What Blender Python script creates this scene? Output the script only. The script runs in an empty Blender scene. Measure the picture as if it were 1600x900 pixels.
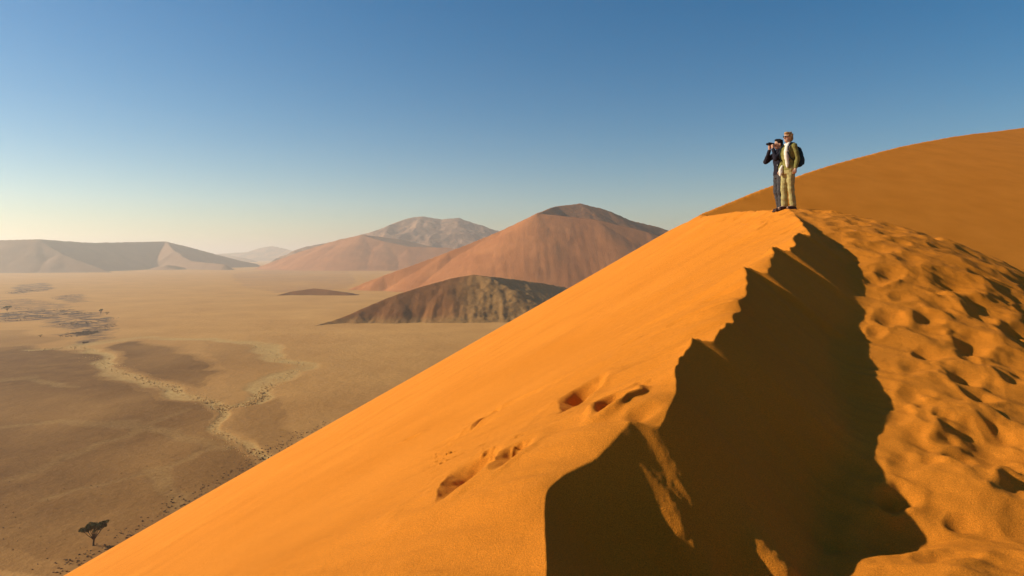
import bpy, math, random
import numpy as np

R = math.radians
scene = bpy.context.scene
col = scene.collection

# ------------------------------------------------------------------ camera, sky, sun, exposure
F = 1066.7                       # focal length in photo pixels (photo 1600 px wide)
HAZE_DENSITY = 1.2e-4
PLAIN = -80.0                    # level of the desert plain below the camera
SUN_EL, SUN_AZ = 26.0, 8.0       # sun to the left, a few degrees beyond square-on

cam_data = bpy.data.cameras.new("camera")
cam_data.lens = 24.0
cam_data.sensor_width = 36.0
cam_data.shift_y = -0.03125
cam_data.clip_start = 0.05
cam_data.clip_end = 120000.0
cam = bpy.data.objects.new("camera", cam_data)
cam.location = (0, 0, 0)
cam.rotation_euler = (R(90), 0, 0)
col.objects.link(cam)
scene.camera = cam

sun_dir = np.array([-math.cos(R(SUN_EL)) * math.cos(R(SUN_AZ)), math.cos(R(SUN_EL)) * math.sin(R(SUN_AZ)), math.sin(R(SUN_EL))])
world = bpy.data.worlds.new("World")
scene.world = world
world.use_nodes = True
wn = world.node_tree
bg = wn.nodes["Background"]
sky = wn.nodes.new("ShaderNodeTexSky")
sky.sky_type = 'NISHITA'
sky.sun_disc = False
sky.sun_elevation = R(SUN_EL)
sky.sun_rotation = math.atan2(sun_dir[0], sun_dir[1])
sky.altitude = 600.0
sky.air_density = 1.0
sky.dust_density = 0.4
sky.ozone_density = 1.5
hs = wn.nodes.new("ShaderNodeHueSaturation")
hs.inputs["Hue"].default_value = 0.495
hs.inputs["Saturation"].default_value = 1.58
wn.links.new(sky.outputs[0], hs.inputs["Color"])
wn.links.new(hs.outputs[0], bg.inputs[0])
bg.inputs[1].default_value = 0.078

sun_data = bpy.data.lights.new("sun", 'SUN')
sun_data.energy = 5.0
sun_data.angle = R(0.5)
sun_data.color = (1.0, 0.965, 0.82)
sun = bpy.data.objects.new("sun", sun_data)
from mathutils import Vector
sun.rotation_euler = Vector(sun_dir).to_track_quat('Z', 'Y').to_euler()
sun.location = (-30, 10, 40)
col.objects.link(sun)

scene.view_settings.view_transform = 'Standard'
scene.view_settings.look = 'None'
scene.view_settings.exposure = 0.32
scene.view_settings.gamma = 1.0
scene.view_settings.use_curve_mapping = False
scene.render.engine = 'CYCLES'
scene.cycles.use_denoising = True
scene.cycles.max_bounces = 6
scene.cycles.volume_bounces = 1
scene.cycles.diffuse_bounces = 3

# ------------------------------------------------------------------ helpers
def tag(o, label=None, cat=None, group=None, kind=None):
    if label: o['label'] = label
    if cat: o['category'] = cat
    if group: o['group'] = group
    if kind: o['kind'] = kind
    return o

def _hash(ix, iy, seed):
    h = (ix.astype(np.int64) * 374761393 + iy.astype(np.int64) * 668265263 + seed * 1442695041) & 0xffffffff
    h = ((h ^ (h >> 13)) * 1274126177) & 0xffffffff
    h = h ^ (h >> 16)
    return (h & 0xffffff).astype(np.float64) / 0xffffff

def vnoise(x, y, seed=0):
    ix = np.floor(x); iy = np.floor(y)
    fx = x - ix; fy = y - iy
    fx = fx * fx * fx * (fx * (fx * 6 - 15) + 10)
    fy = fy * fy * fy * (fy * (fy * 6 - 15) + 10)
    ix = ix.astype(np.int64); iy = iy.astype(np.int64)
    a = _hash(ix, iy, seed); b = _hash(ix + 1, iy, seed)
    c = _hash(ix, iy + 1, seed); d = _hash(ix + 1, iy + 1, seed)
    return (a + (b - a) * fx) * (1 - fy) + (c + (d - c) * fx) * fy   # 0..1

def fbm(x, y, octaves=4, seed=0, gain=0.5):
    s = np.zeros_like(x); a = 1.0; t = 0.0
    for k in range(octaves):
        s += a * (vnoise(x * 2 ** k + 17.3 * k, y * 2 ** k - 9.1 * k, seed + k) - 0.5)
        t += a; a *= gain
    return s / t                                                        # about -0.5..0.5

def sstep(a, b, x):
    t = np.clip((x - a) / (b - a), 0, 1)
    return t * t * (3 - 2 * t)

def smax(a, b, r):
    h = np.clip(0.5 + 0.5 * (a - b) / r, 0, 1)
    return b + (a - b) * h + r * h * (1 - h) * 0.5

def smin(a, b, r):
    return -smax(-a, -b, r)

def grid_mesh(name, X, Y, Z, mat, attrs=None, keep=None, closed=False, parent=None):
    n, m = X.shape
    co = np.stack([X, Y, Z], -1).reshape(-1, 3).astype(np.float32)
    idx = np.arange(n * m).reshape(n, m)
    q = np.stack([idx[:-1, :-1], idx[:-1, 1:], idx[1:, 1:], idx[1:, :-1]], -1).reshape(-1, 4)
    if keep is not None:
        k = keep.reshape(-1)
        q = q[k[q].any(1)]
    me = bpy.data.meshes.new(name)
    me.vertices.add(len(co)); me.vertices.foreach_set("co", co.ravel())
    me.loops.add(len(q) * 4); me.loops.foreach_set("vertex_index", q.ravel().astype(np.int32))
    me.polygons.add(len(q)); me.polygons.foreach_set("loop_start", (np.arange(len(q)) * 4).astype(np.int32))
    me.polygons.foreach_set("loop_total", np.full(len(q), 4, np.int32))
    me.polygons.foreach_set("use_smooth", np.ones(len(q), bool))
    me.update(calc_edges=True)
    if attrs:
        for an, av in attrs.items():
            at_ = me.attributes.new(an, 'FLOAT', 'POINT')
            at_.data.foreach_set("value", av.reshape(-1).astype(np.float32))
    o = bpy.data.objects.new(name, me)
    me.materials.append(mat)
    if parent: o.parent = parent
    col.objects.link(o)
    return o

def ray(px, py, depth):
    """a point of the place at this forward distance, from its bearing in the photograph"""
    return ((px - 800) / F * depth, depth, (400 - py) / F * depth)

def on_plain(px, py):
    d = -PLAIN * F / (py - 400)
    return ((px - 800) / F * d, d)

# ------------------------------------------------------------------ materials
class NT:
    def __init__(s, name):
        s.m = bpy.data.materials.new(name); s.m.use_nodes = True
        s.t = s.m.node_tree; s.b = s.t.nodes["Principled BSDF"]
        s.b.inputs["Roughness"].default_value = 0.9
        s.b.inputs["Specular IOR Level"].default_value = 0.06
        s.geo = s.t.nodes.new("ShaderNodeTexCoord")
    def new(s, kind, **kw):
        n = s.t.nodes.new(kind)
        for k, v in kw.items(): setattr(n, k, v)
        return n
    def link(s, a, b): s.t.links.new(a, b)
    def mapped(s, scale=(1, 1, 1), rot=(0, 0, 0)):
        mp = s.new("ShaderNodeMapping"); mp.inputs["Scale"].default_value = scale; mp.inputs["Rotation"].default_value = rot
        s.link(s.geo.outputs["Object"], mp.inputs["Vector"]); return mp.outputs[0]
    def noise(s, scale, detail=3, rough=0.5, vec=None, dist=0.0):
        n = s.new("ShaderNodeTexNoise"); n.inputs["Scale"].default_value = scale
        n.inputs["Detail"].default_value = detail; n.inputs["Roughness"].default_value = rough; n.inputs["Distortion"].default_value = dist
        s.link(vec if vec is not None else s.geo.outputs["Object"], n.inputs["Vector"]); return n.outputs["Fac"]
    def attr(s, name):
        n = s.new("ShaderNodeAttribute"); n.attribute_name = name; return n.outputs["Fac"]
    def ramp(s, fac, stops):
        n = s.new("ShaderNodeValToRGB"); e = n.color_ramp.elements
        while len(e) < len(stops): e.new(0.5)
        for i, (p, c) in enumerate(stops):
            e[i].position = p; e[i].color = (c, c, c, 1) if isinstance(c, (int, float)) else (*c, 1)
        s.link(fac, n.inputs[0]); return n.outputs[0]
    def mix(s, fac, a, b, blend='MIX'):
        n = s.new("ShaderNodeMix", data_type='RGBA', blend_type=blend)
        for i, v in ((0, fac), (6, a), (7, b)):
            if isinstance(v, (int, float)): n.inputs[i].default_value = v
            elif isinstance(v, tuple): n.inputs[i].default_value = (*v, 1)
            else: s.link(v, n.inputs[i])
        return n.outputs[2]
    def math(s, op, a, b=0.0):
        n = s.new("ShaderNodeMath", operation=op)
        for i, v in ((0, a), (1, b)):
            if isinstance(v, (int, float)): n.inputs[i].default_value = v
            else: s.link(v, n.inputs[i])
        return n.outputs[0]
    def color(s, c):
        if isinstance(c, tuple): s.b.inputs["Base Color"].default_value = (*c, 1)
        else: s.link(c, s.b.inputs["Base Color"])
    def bump(s, h, dist, strength=1.0, prev=None):
        n = s.new("ShaderNodeBump"); n.inputs["Distance"].default_value = dist; n.inputs["Strength"].default_value = strength
        s.link(h, n.inputs["Height"])
        if prev is not None: s.link(prev, n.inputs["Normal"])
        s.link(n.outputs[0], s.b.inputs["Normal"]); return n.outputs[0]

def plain_mat(name, c, rough=0.8, var=0.0, scale=30, bump=0.0):
    t = NT(name)
    t.b.inputs["Roughness"].default_value = rough
    if var:
        n = t.noise(scale, 4, 0.6)
        t.color(t.mix(t.ramp(n, [(0.3, 0.0), (0.7, 1.0)]), tuple(x * (1 - var) for x in c), tuple(min(1, x * (1 + var)) for x in c)))
        if bump: t.bump(n, bump)
    else: t.color(c)
    return t.m

def sand_material():
    t = NT("orange_sand")
    big = t.noise(0.35, 4, 0.55)
    grain = t.noise(130, 3, 0.75)
    base = t.mix(t.ramp(big, [(0.3, 0.0), (0.7, 1.0)]), (0.60, 0.176, 0.012), (0.68, 0.208, 0.018))
    g = t.ramp(grain, [(0.28, 0.62), (0.5, 1.0), (0.72, 1.38)])
    t.color(t.mix(1.0, base, g, 'MULTIPLY'))
    b1 = t.bump(t.noise(110, 3, 0.8), 0.014, 0.9)
    b2 = t.bump(t.noise(14, 4, 0.6), 0.015, 0.5, b1)
    return t.m

def dune_material(name, c1, c2, scale, gully_scale=(1, 1, 1), veg=None, bump=2.0, contrast=(0.35, 0.65)):
    t = NT(name)
    n = t.noise(scale, 5, 0.6)
    c = t.mix(t.ramp(n, [(contrast[0], 0.0), (contrast[1], 1.0)]), c1, c2)
    if veg:
        a = t.attr("veg")
        sp = t.noise(veg[1], 5, 0.75)
        f = t.math('MULTIPLY', a, t.ramp(sp, [(0.34, 0.30), (0.66, 1.0)]))
        c = t.mix(f, c, veg[0])
    t.color(c)
    t.bump(t.noise(scale * 6, 6, 0.7, t.mapped(gully_scale), dist=1.5), bump, 0.6)
    return t.m

def plain_material():
    t = NT("desert_floor")
    dark, dots, red, scr = t.attr("gravel"), t.attr("channel"), t.attr("reddish"), t.attr("scrub")
    n1 = t.noise(0.012, 6, 0.6); n2 = t.noise(0.06, 6, 0.7); n3 = t.noise(0.5, 4, 0.7)
    sand = t.mix(t.ramp(n1, [(0.3, 0.0), (0.7, 1.0)]), (0.47, 0.215, 0.056), (0.58, 0.280, 0.078))
    grav = t.mix(t.ramp(n2, [(0.3, 0.0), (0.7, 1.0)]), (0.155, 0.063, 0.014), (0.255, 0.114, 0.028))
    d = t.math('MULTIPLY', dark, t.ramp(n2, [(0.2, 0.75), (0.6, 1.0)]))
    c = t.mix(d, sand, grav)
    c = t.mix(t.math('MULTIPLY', red, t.ramp(n2, [(0.35, 0.2), (0.65, 1.0)])), c, (0.34, 0.15, 0.065))
    c = t.mix(t.math('MULTIPLY', dots, t.ramp(n3, [(0.35, 0.35), (0.6, 1.0)])), c, (0.50, 0.30, 0.10))
    c = t.mix(t.math('MULTIPLY', scr, t.ramp(n2, [(0.4, 0.0), (0.55, 1.0)])), c, (0.10, 0.055, 0.032))
    c = t.mix(1.0, c, t.ramp(n3, [(0.25, 0.86), (0.75, 1.14)]), 'MULTIPLY')
    t.color(c)
    b = t.bump(n3, 0.35, 0.6)
    t.bump(n2, 2.0, 0.5, b)
    return t.m

# ------------------------------------------------------------------ the dune ridge we stand on
# plan of the sharp crest (the sand breaks off to the right of it), metres
BREAK = [(-2.6, -6.0), (-1.6, -2.0), (-0.75, 0.0), (-0.1, 1.5), (0.19, 2.96), (0.17, 4.13), (0.29, 4.31), (0.56, 4.5), (0.85, 4.87), (1.02, 4.62), (1.19, 4.86),
         (1.44, 5.96), (1.66, 6.37), (1.76, 6.15), (1.92, 6.35), (2.14, 6.78), (2.18, 6.48), (2.33, 6.95), (2.66, 7.7), (2.9, 8.75),
         (2.86, 7.5), (3.35, 8.9), (3.6, 9.7), (3.68, 9.3), (3.78, 9.0), (3.97, 9.8), (4.2, 10.1), (4.5, 10.7), (4.55, 10.0), (4.9, 11.4), (5.4, 12.8),
         (6.25, 15.6), (9.84, 30.0), (16.3, 60.0)]
FAR = [(60, 16.3, 3.65), (68, 25.4, 6.85), (78, 36.5, 10.4), (90, 50.6, 14.2), (104, 68.2, 18.3), (120, 90.0, 22.7), (160, 150.0, 33.0), (220, 240.0, 38.0), (400, 480.0, 30.0), (900, 1100.0, -40.0)]

FY = np.concatenate([np.arange(60, 240, 1.0), np.arange(240, 900, 10.0)])
FX = np.interp(FY, [p[0] for p in FAR], [p[1] for p in FAR]); FZ = np.interp(FY, [p[0] for p in FAR], [p[2] for p in FAR])
_h = np.hanning(17); _h /= _h.sum()
FX[8:170] = np.convolve(FX, _h, 'same')[8:170]; FZ[8:170] = np.convolve(FZ, _h, 'same')[8:170]

def left_flank(x, y):
    c = np.interp(y, [-6, 12, 15.6, 30, 60, 100], [-1.22, -1.22, -1.04, -0.85, -0.12, -0.05])
    return 0.571 * x - 0.094 * y + c

def seg_dist(x, y, pts):
    """distance to a polyline in plan, side (+ right), nearest point"""
    best = np.full(x.shape, 1e18); side = np.zeros_like(x); qx = np.zeros_like(x); qy = np.zeros_like(x); ang = np.zeros_like(x)
    for (ax, ay), (bx, by) in zip(pts[:-1], pts[1:]):
        dx, dy = bx - ax, by - ay; L2 = dx * dx + dy * dy
        t = np.clip(((x - ax) * dx + (y - ay) * dy) / L2, 0, 1)
        nx_, ny_ = ax + t * dx, ay + t * dy
        rx, ry = x - nx_, y - ny_
        d = rx * rx + ry * ry
        cr = (dy * rx - dx * ry) / math.sqrt(L2)           # >0: right of the direction of travel
        a = np.abs(cr) / (np.sqrt(d) + 1e-9)
        m = (d < best - 1e-9) | ((np.abs(d - best) <= 1e-9) & (a > ang))
        best = np.where(m, d, best); side = np.where(m, cr, side); ang = np.where(m, a, ang)
        qx = np.where(m, nx_, qx); qy = np.where(m, ny_, qy)
    return np.sqrt(best) * np.sign(side), qx, qy

TR_S = [(-2.6, -6.0), (-0.75, 0.0), (0.15, 3.5), (1.2, 5.3), (2.6, 7.6), (4.1, 10.0), (5.4, 12.8), (6.25, 15.6), (9.84, 30.0), (16.3, 60.0)]
BR_S = [(-2.6, -6.0), (-1.6, -2.0), (-0.75, 0.0), (-0.1, 1.6), (0.14, 3.1), (0.2, 4.05), (0.55, 4.55), (1.08, 5.0), (1.5, 5.95), (2.05, 6.65), (2.6, 7.7), (3.2, 8.7), (3.65, 9.3), (4.2, 10.1), (4.7, 11.0), (5.4, 12.8), (6.25, 15.6), (9.84, 30.0), (16.3, 60.0), (22, 85)]
def trodden(x, y):
    t = np.interp(y, [-6, -2, 1, 3, 4, 4.7, 5.5, 6, 7.2, 8.6, 9.9, 10.5, 12.1, 14, 15.6, 17, 20, 30, 60], [-4.6, -3.5, -2.90, -2.45, -2.20, -2.22, -1.94, -1.75, -1.29, -0.80, -0.29, -0.04, 0.47, 0.90, 1.07, 1.02, 0.90, 1.0, 2.3])
    xs = np.interp(y, [p[1] for p in TR_S], [p[0] for p in TR_S])
    s = np.maximum(x - xs, 0)
    k = np.interp(y, [4, 8, 13], [0.02, 0.042, 0.064])
    s1 = np.minimum(s, 4.5)
    return t - 0.07 * (1 - sstep(12, 16, y)) + 0.15 * np.minimum(s, 2.8) * (1 - sstep(9, 15.5, y)) + 0.05 * np.minimum(s, 4) * (1 - sstep(5, 8, y)) - k * s1 * s1 - 0.5 * (s - s1)

HD = R(26)
def uv(x, y): return x * math.sin(HD) + y * math.cos(HD), x * math.cos(HD) - y * math.sin(HD)
_g = np.arange(-8, 90, 0.05)
_bu, _bv = uv(np.array([p[0] for p in BR_S]), np.array([p[1] for p in BR_S]))
_k = np.hanning(25); _k /= _k.sum()
VC = np.convolve(np.pad(np.interp(_g, _bu, _bv), 12, mode='edge'), _k, 'valid')
VS = np.gradient(VC, _g)
def _rag():
    J = []
    for (ax, ay), (bx, by) in zip(BREAK[:-1], BREAK[1:]):
        n = max(2, int(math.hypot(bx - ax, by - ay) / 0.02))
        for k in range(n): J.append((ax + (bx - ax) * k / n, ay + (by - ay) * k / n))
    J = np.array(J); u, v = uv(J[:, 0], J[:, 1])
    o = np.full(_g.shape, np.nan)
    for i in range(len(u)):                                  # where the line doubles back keep the outermost lip
        k = int(round((u[i] + 8) / 0.05))
        if 0 <= k < len(o): o[k] = v[i] if np.isnan(o[k]) else min(o[k], v[i])
    ok = ~np.isnan(o)
    off = np.interp(_g, _g[ok], o[ok]) - VC
    k = np.hanning(5); k /= k.sum()
    off = np.convolve(np.pad(off, 2, mode='edge'), k, 'valid')
    off = np.clip(off, -0.32, 0.32) * 0.82
    return off * sstep(2.0, 3.0, _g) * (1 - sstep(12.5, 15, _g)) + 0.20 * (fbm(_g * 1.9, _g * 0, 4, 5, 0.6)) * sstep(4.5, 6, _g) * (1 - sstep(12.5, 15, _g))
RAG = _rag()
_gx = _g * math.sin(HD) + VC * math.cos(HD); _gy = _g * math.cos(HD) - VC * math.sin(HD)
ZB = np.convolve(np.pad(left_flank(_gx, _gy), 12, mode='edge'), _k, 'valid')
LEFT_SHARE = 0.82

def near_field(x, y):
    u, v = uv(x, y)
    vs = np.interp(u, _g, VS)
    d0 = v - np.interp(u, _g, VC)
    cs = 1 / np.sqrt(1 + vs * vs)
    d = d0 * cs
    foot = u + vs * d0 * cs * cs                              # foot of the perpendicular on the crest
    off = np.interp(foot, _g, RAG) * cs
    offd = np.interp(foot + 0.25 * np.maximum(d, 0), _g, RAG) * cs
    zb = np.interp(foot, _g, ZB)
    SL = left_flank(x, y) + (0.21 - 0.13 * sstep(5, 9, y)) * (1 - sstep(8, 14, y)) * (1 - np.exp(-np.maximum(off - d, 0) / 1.1)) - 1.1 * LEFT_SHARE * off * np.exp(-np.maximum(off - d, 0) / 0.55)
    slip = zb - np.interp(y, [3, 4.8, 6, 9], [0.94, 0.90, 0.80, 0.72]) * d + 1.24 * (1 - LEFT_SHARE) * offd * np.exp(-np.maximum(d, 0) / 1.4)
    # two spurs that catch the light
    for (sx, sy, hd_, L, W, a) in SPURS:
        c_, s_ = math.cos(R(hd_)), math.sin(R(hd_))
        p = ((x - sx) * c_ + (y - sy) * s_) / L; q = (-(x - sx) * s_ + (y - sy) * c_) / W
        slip = slip + a * np.exp(-p * p - q * q) * (0.86 + 0.28 * vnoise(x * 6 + 3, y * 6, 91)) + 0.014 * np.exp(-0.3 * (p * p + q * q)) * fbm(x * 16, y * 16, 3, 93)
    T = trodden(x, y)
    right = smax(slip, T, 0.14)
    return np.minimum(SL, right), np.where(SL <= right, -np.abs(SL - right) / 1.24, np.abs(SL - right) / 1.24)
SPURS = [(1.14, 4.13, -62, 0.34, 0.19, 0.125), (1.25, 3.95, -62, 0.20, 0.13, 0.03), (1.70, 4.15, -60, 0.24, 0.17, 0.15)]

def far_field(x, y):
    xc = np.interp(y, FY, FX); zc = np.interp(y, FY, FZ)
    s = x - xc
    zr = zc - 0.47 * (60 - np.minimum(y, 60))
    kl = np.interp(y, [60, 75, 100], [0.57, 0.40, 0.34])
    L = np.minimum(left_flank(x, y), zc + kl * s)
    Rr = zr - 0.07 * s
    return np.where(s <= 0, L, Rr)

def base_height(x, y):
    zn, d = near_field(x, y)
    xs = np.interp(y, [p[1] for p in TR_S], [p[0] for p in TR_S])
    face = 3.65 - 0.47 * (60 - np.minimum(y, 60)) - 0.07 * (x - 16.3)
    zn = np.where((x > xs + 0.3) & (y > 8), smax(zn, face, 0.8), zn)
    zf = far_field(x, y)
    w = sstep(50, 60, y)
    return zn * (1 - w) + zf * w, d, w

# dents: (x, y, heading, half length, half width, depth, rim, sharp)
rnd = random.Random(11)
def flank_at(px, py):
    """where the line of sight meets the left flank near the crest"""
    v = 400 - 0.571 * (px - 800) + 0.094 * F
    y = 1.22 * F / (py - v)
    return (px - 800) / F * y, y
def tread_at(px, py):
    lo, hi = 1.5, 30.0
    for y in np.linspace(1.5, 30, 800):
        x = (px - 800) / F * y
        z = float(trodden(np.array([x]), np.array([y]))[0])
        if z >= (400 - py) / F * y: return x, y
    return (px - 800) / F * 15, 15

DENTS = []
def dent(p, head, L, W, depth, rim=0.35, sharp=1.0): DENTS.append((p[0], p[1], R(head), L, W, depth, rim, sharp))
# heading: degrees anticlockwise from +X in plan
# stepped hollows on the steep flank: feet have cut level floors into it (x, y, heading, half length, half width, depth, tilt)
SHELVES = []
def shelf(p, head, L, W, depth, tilt): SHELVES.append((p[0], p[1], R(head), L, W, depth, tilt))
shelf(flank_at(708, 790), 70, 0.48, 0.30, 0.075, 0.30)
shelf(flank_at(780, 758), 55, 0.32, 0.17, 0.03, 0.10)
shelf(flank_at(890, 640), 60, 0.60, 0.25, 0.075, 0.28)
shelf(flank_at(750, 668), 60, 0.42, 0.12, 0.07, 0.25)
for k in range(26):
    dent(flank_at(rnd.choice([(685, 752), (700, 745), (770, 720), (790, 728), (752, 712)])[0] + rnd.uniform(-22, 22), rnd.choice([752, 735, 722]) + rnd.uniform(-14, 14)), rnd.uniform(-90, 90), rnd.uniform(0.02, 0.045), rnd.uniform(0.018, 0.03), rnd.uniform(0.012, 0.035), 0.6)
dent(flank_at(957, 643), 60, 0.24, 0.12, 0.14, 0.4)
dent(flank_at(1005, 640), 50, 0.16, 0.10, 0.04, 0.2)
dent(flank_at(805, 636), -46, 1.0, 0.24, 0.06, 0.08)
dent(flank_at(725, 688), -40, 0.6, 0.22, 0.05, 0.08)
dent(flank_at(642, 690), -45, 0.22, 0.09, 0.05, 0.3)
dent(flank_at(983, 546), -45, 0.09, 0.05, 0.05, 0.4)
dent(flank_at(1092, 500), -45, 0.36, 0.12, 0.05, 0.3)
dent(flank_at(1130, 468), -45, 0.28, 0.10, 0.04, 0.3)
dent(flank_at(1238, 356), -45, 0.16, 0.10, 0.07, 0.3)
dent(flank_at(1160, 385), -45, 0.4, 0.16, 0.06, 0.3)
dent(flank_at(1020, 400), -45, 1.1, 0.22, 0.05, 0.3)
# hollows of the trodden side that stand out in the photograph
for px, py, h, L, W, dp in [(1545, 700, 40, 0.44, 0.34, 0.27), (1398, 785, 30, 0.17, 0.13, 0.13), (1505, 590, 60, 0.24, 0.15, 0.12), (1530, 620, 60, 0.16, 0.14, 0.10),
                            (1470, 655, 20, 0.08, 0.06, 0.05), (1405, 660, 30, 0.14, 0.10, 0.04), (1390, 500, 50, 0.26, 0.16, 0.10), (1450, 497, 45, 0.24, 0.16, 0.10),
                            (1540, 480, 45, 0.42, 0.26, 0.15), (1490, 438, 45, 0.46, 0.28, 0.14), (1390, 430, 50, 0.3, 0.16, 0.10), (1370, 440, 40, 0.22, 0.15, 0.08),
                            (1520, 535, 50, 0.32, 0.2, 0.12), (1450, 555, 45, 0.2, 0.14, 0.08), (1590, 520, 50, 0.3, 0.18, 0.12), (1500, 822, 20, 0.10, 0.08, 0.05),
                            (1590, 770, 40, 0.25, 0.12, 0.09), (1340, 405, 50, 0.3, 0.2, 0.07), (1420, 405, 50, 0.35, 0.2, 0.08), (1370, 520, 40, 0.14, 0.1, 0.06),
                            (1470, 880, 10, 0.2, 0.12, 0.07), (1330, 890, 10, 0.16, 0.12, 0.05), (1310, 352, 50, 0.3, 0.2, 0.07), (1350, 372, 50, 0.3, 0.2, 0.07),
                            (1430, 620, 45, 0.18, 0.13, 0.07), (1585, 590, 45, 0.22, 0.15, 0.1), (1420, 730, 35, 0.2, 0.14, 0.05)]:
    dent(tread_at(px, py), h + rnd.uniform(-10, 10), L, W, dp * 0.55, 0.28)
# the rest of the trail: footprints trodden over each other
placed = [(q[0], q[1]) for q in DENTS]
for k in range(9000):
    y = rnd.uniform(-3, 34)
    xs = float(np.interp(y, [p[1] for p in TR_S], [p[0] for p in TR_S]))
    x = xs + rnd.uniform(1.75 if y < 8 else (1.3 if y < 11 else (0.4 if y < 14 else -0.5)), 6.2)
    if len(placed) > 760: break
    sp = 0.33 + 0.012 * y
    if any((x - a) ** 2 + (y - b) ** 2 < sp * sp for a, b in placed): continue
    placed.append((x, y))
    L = rnd.uniform(0.15, 0.32) * (1 + 0.015 * y); W_ = L * rnd.uniform(0.55, 0.8)
    dent((x, y), rnd.gauss(58, 22), L, W_, W_ * rnd.uniform(0.14, 0.31), rnd.uniform(0.15, 0.35))
# single file along the far crest
for k in range(150):
    y = 58 + 62 * (k / 150) ** 1.0
    x = float(np.interp(y, [p[0] for p in FAR], [p[1] for p in FAR]))
    dent((x + rnd.uniform(-0.5, 0.2), y + rnd.uniform(-.2, .2)), 40, 0.45, 0.3, 0.035, 0.4)

def apply_dents(X, Y, Z):
    n, m = X.shape
    for (x0, y0, h, L, W, dp, tilt) in SHELVES:
        ext = 2.0 * L
        r0 = math.hypot(x0 - POLE[0], y0 - POLE[1]); th = math.atan2(x0 - POLE[0], y0 - POLE[1]); da = ext / r0
        a_ = slice(np.searchsorted(RAD, r0 - ext), np.searchsorted(RAD, r0 + ext)), slice(np.searchsorted(ANG, th - da), np.searchsorted(ANG, th + da))
        x = X[a_] - x0; y = Y[a_] - y0; z = Z[a_]
        i, j = np.unravel_index(np.argmin(x * x + y * y), x.shape)
        ca, sa = math.cos(h), math.sin(h)
        u = (x * ca + y * sa) / L; v = (-x * sa + y * ca) / W
        r = np.sqrt(u * u + v * v) * (1 + 0.22 * (vnoise(X[a_] * 7, Y[a_] * 7, 15) - 0.5))
        m_ = 1 - sstep(0.55, 1.25, r)
        floor_ = z[i, j] - dp - tilt * x - 0.05 * y + 0.035 * fbm(X[a_] * 6, Y[a_] * 6, 3, 17)
        Z[a_] = z + (np.minimum(floor_, z + 0.015) - z) * m_ + 0.016 * np.exp(-((r - 1.35) / 0.32) ** 2)
    for (x0, y0, h, L, W, dp, rim, sharp) in DENTS:
        ext = 2.6 * L
        cx, cy = x0 - POLE[0], y0 - POLE[1]
        r0 = math.hypot(cx, cy); th = math.atan2(cx, cy)
        i0 = np.searchsorted(RAD, r0 - ext); i1 = np.searchsorted(RAD, r0 + ext) + 1
        da = ext / max(r0, 0.3)
        if da > 3: j0, j1 = 0, m
        else:
            j0 = np.searchsorted(ANG, th - da); j1 = np.searchsorted(ANG, th + da) + 1
        if i1 <= i0 or j1 <= j0: continue
        x = X[i0:i1, j0:j1] - x0; y = Y[i0:i1, j0:j1] - y0
        ca, sa = math.cos(h), math.sin(h)
        nz = (vnoise(X[i0:i1, j0:j1] * 9 + x0 * 3, Y[i0:i1, j0:j1] * 9, 5) - 0.5) * 0.35
        u = (x * ca + y * sa) / L; v = (-x * sa + y * ca) / (W * (1 + 0.25 * np.clip(x * ca + y * sa, -L, L) / L))
        r = np.sqrt(u * u + v * v) * (1 + nz)
        bowl = -dp * (1 - sstep(0.0, 1.22, r))
        ring = dp * rim * np.exp(-((r - 1.32) / 0.36) ** 2) * (0.65 + 0.5 * (vnoise(X[i0:i1, j0:j1] * 5, Y[i0:i1, j0:j1] * 5, 8)))
        Z[i0:i1, j0:j1] += bowl + ring
    return Z

POLE = (0.0, -1.5)
ANG = R(1) * np.concatenate([np.arange(-180, -60, 2.5), np.arange(-60, -42, 0.4), np.arange(-42, 42, 0.068), np.arange(42, 60, 0.4), np.arange(60, 180.1, 2.5)])
ANG[-1] = math.pi
RAD = np.concatenate([[0.02, 0.3, 0.8, 1.2, 1.6, 2.0], np.geomspace(2.3, 40, 1050), np.geomspace(40.2, 480, 360)])

def build_dune():
    A, RR = np.meshgrid(ANG, RAD)
    X = POLE[0] + RR * np.sin(A); Y = POLE[1] + RR * np.cos(A)
    Z, d, w = base_height(X, Y)
    near = 1 - sstep(25, 60, RR)
    # wind shaping of the smooth flank: long low steps that fade away from the crest
    rot = R(-38)
    U = X * math.cos(rot) + Y * math.sin(rot); V = -X * math.sin(rot) + Y * math.cos(rot)
    lf = (d < 0) * np.exp(-np.maximum(-d, 0) / 2.2) * near
    fade = 1 - np.exp(-np.abs(d) / 0.15)
    Z += lf * fade * 0.36 * fbm(U * 0.32, V * 1.1, 4, 31)
    Z += (d < 0) * near * fade * 0.14 * fbm(U * 0.10, V * 0.35, 3, 37)
    # slip face: tongues of sand running down to the right
    sl = ((d > 0) & (d < 3)) * np.clip(d / 0.4, 0, 1) * near * (1 - sstep(1.2, 2.2, d))
    r2 = R(-42)
    Us = X * math.cos(r2) + Y * math.sin(r2); Vs = -X * math.sin(r2) + Y * math.cos(r2)
    Z += sl * 0.055 * fbm(Us * 0.35, Vs * 5.0, 4, 41)
    # lumps of the trodden side
    tr = sstep(0.9, 1.8, d) * near
    Z += tr * (0.20 * fbm(X * 0.8, Y * 0.8, 2, 51) + 0.09 * fbm(U * 1.6, V * 2.6, 2, 55) + 0.16 * (1 - sstep(1.6, 3.0, d)) * fbm(U * 0.6, V * 2.3, 3, 58))
    Z += near * 0.006 * fbm(X * 12, Y * 12, 3, 61)
    Z += (1 - near) * 0.5 * fbm(X * 0.02, Y * 0.02, 3, 71)
    Z = apply_dents(X, Y, Z)
    keep = Z > PLAIN - 4
    return grid_mesh("dune_terrain", X, Y, Z, sand_material(), keep=keep)

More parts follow.
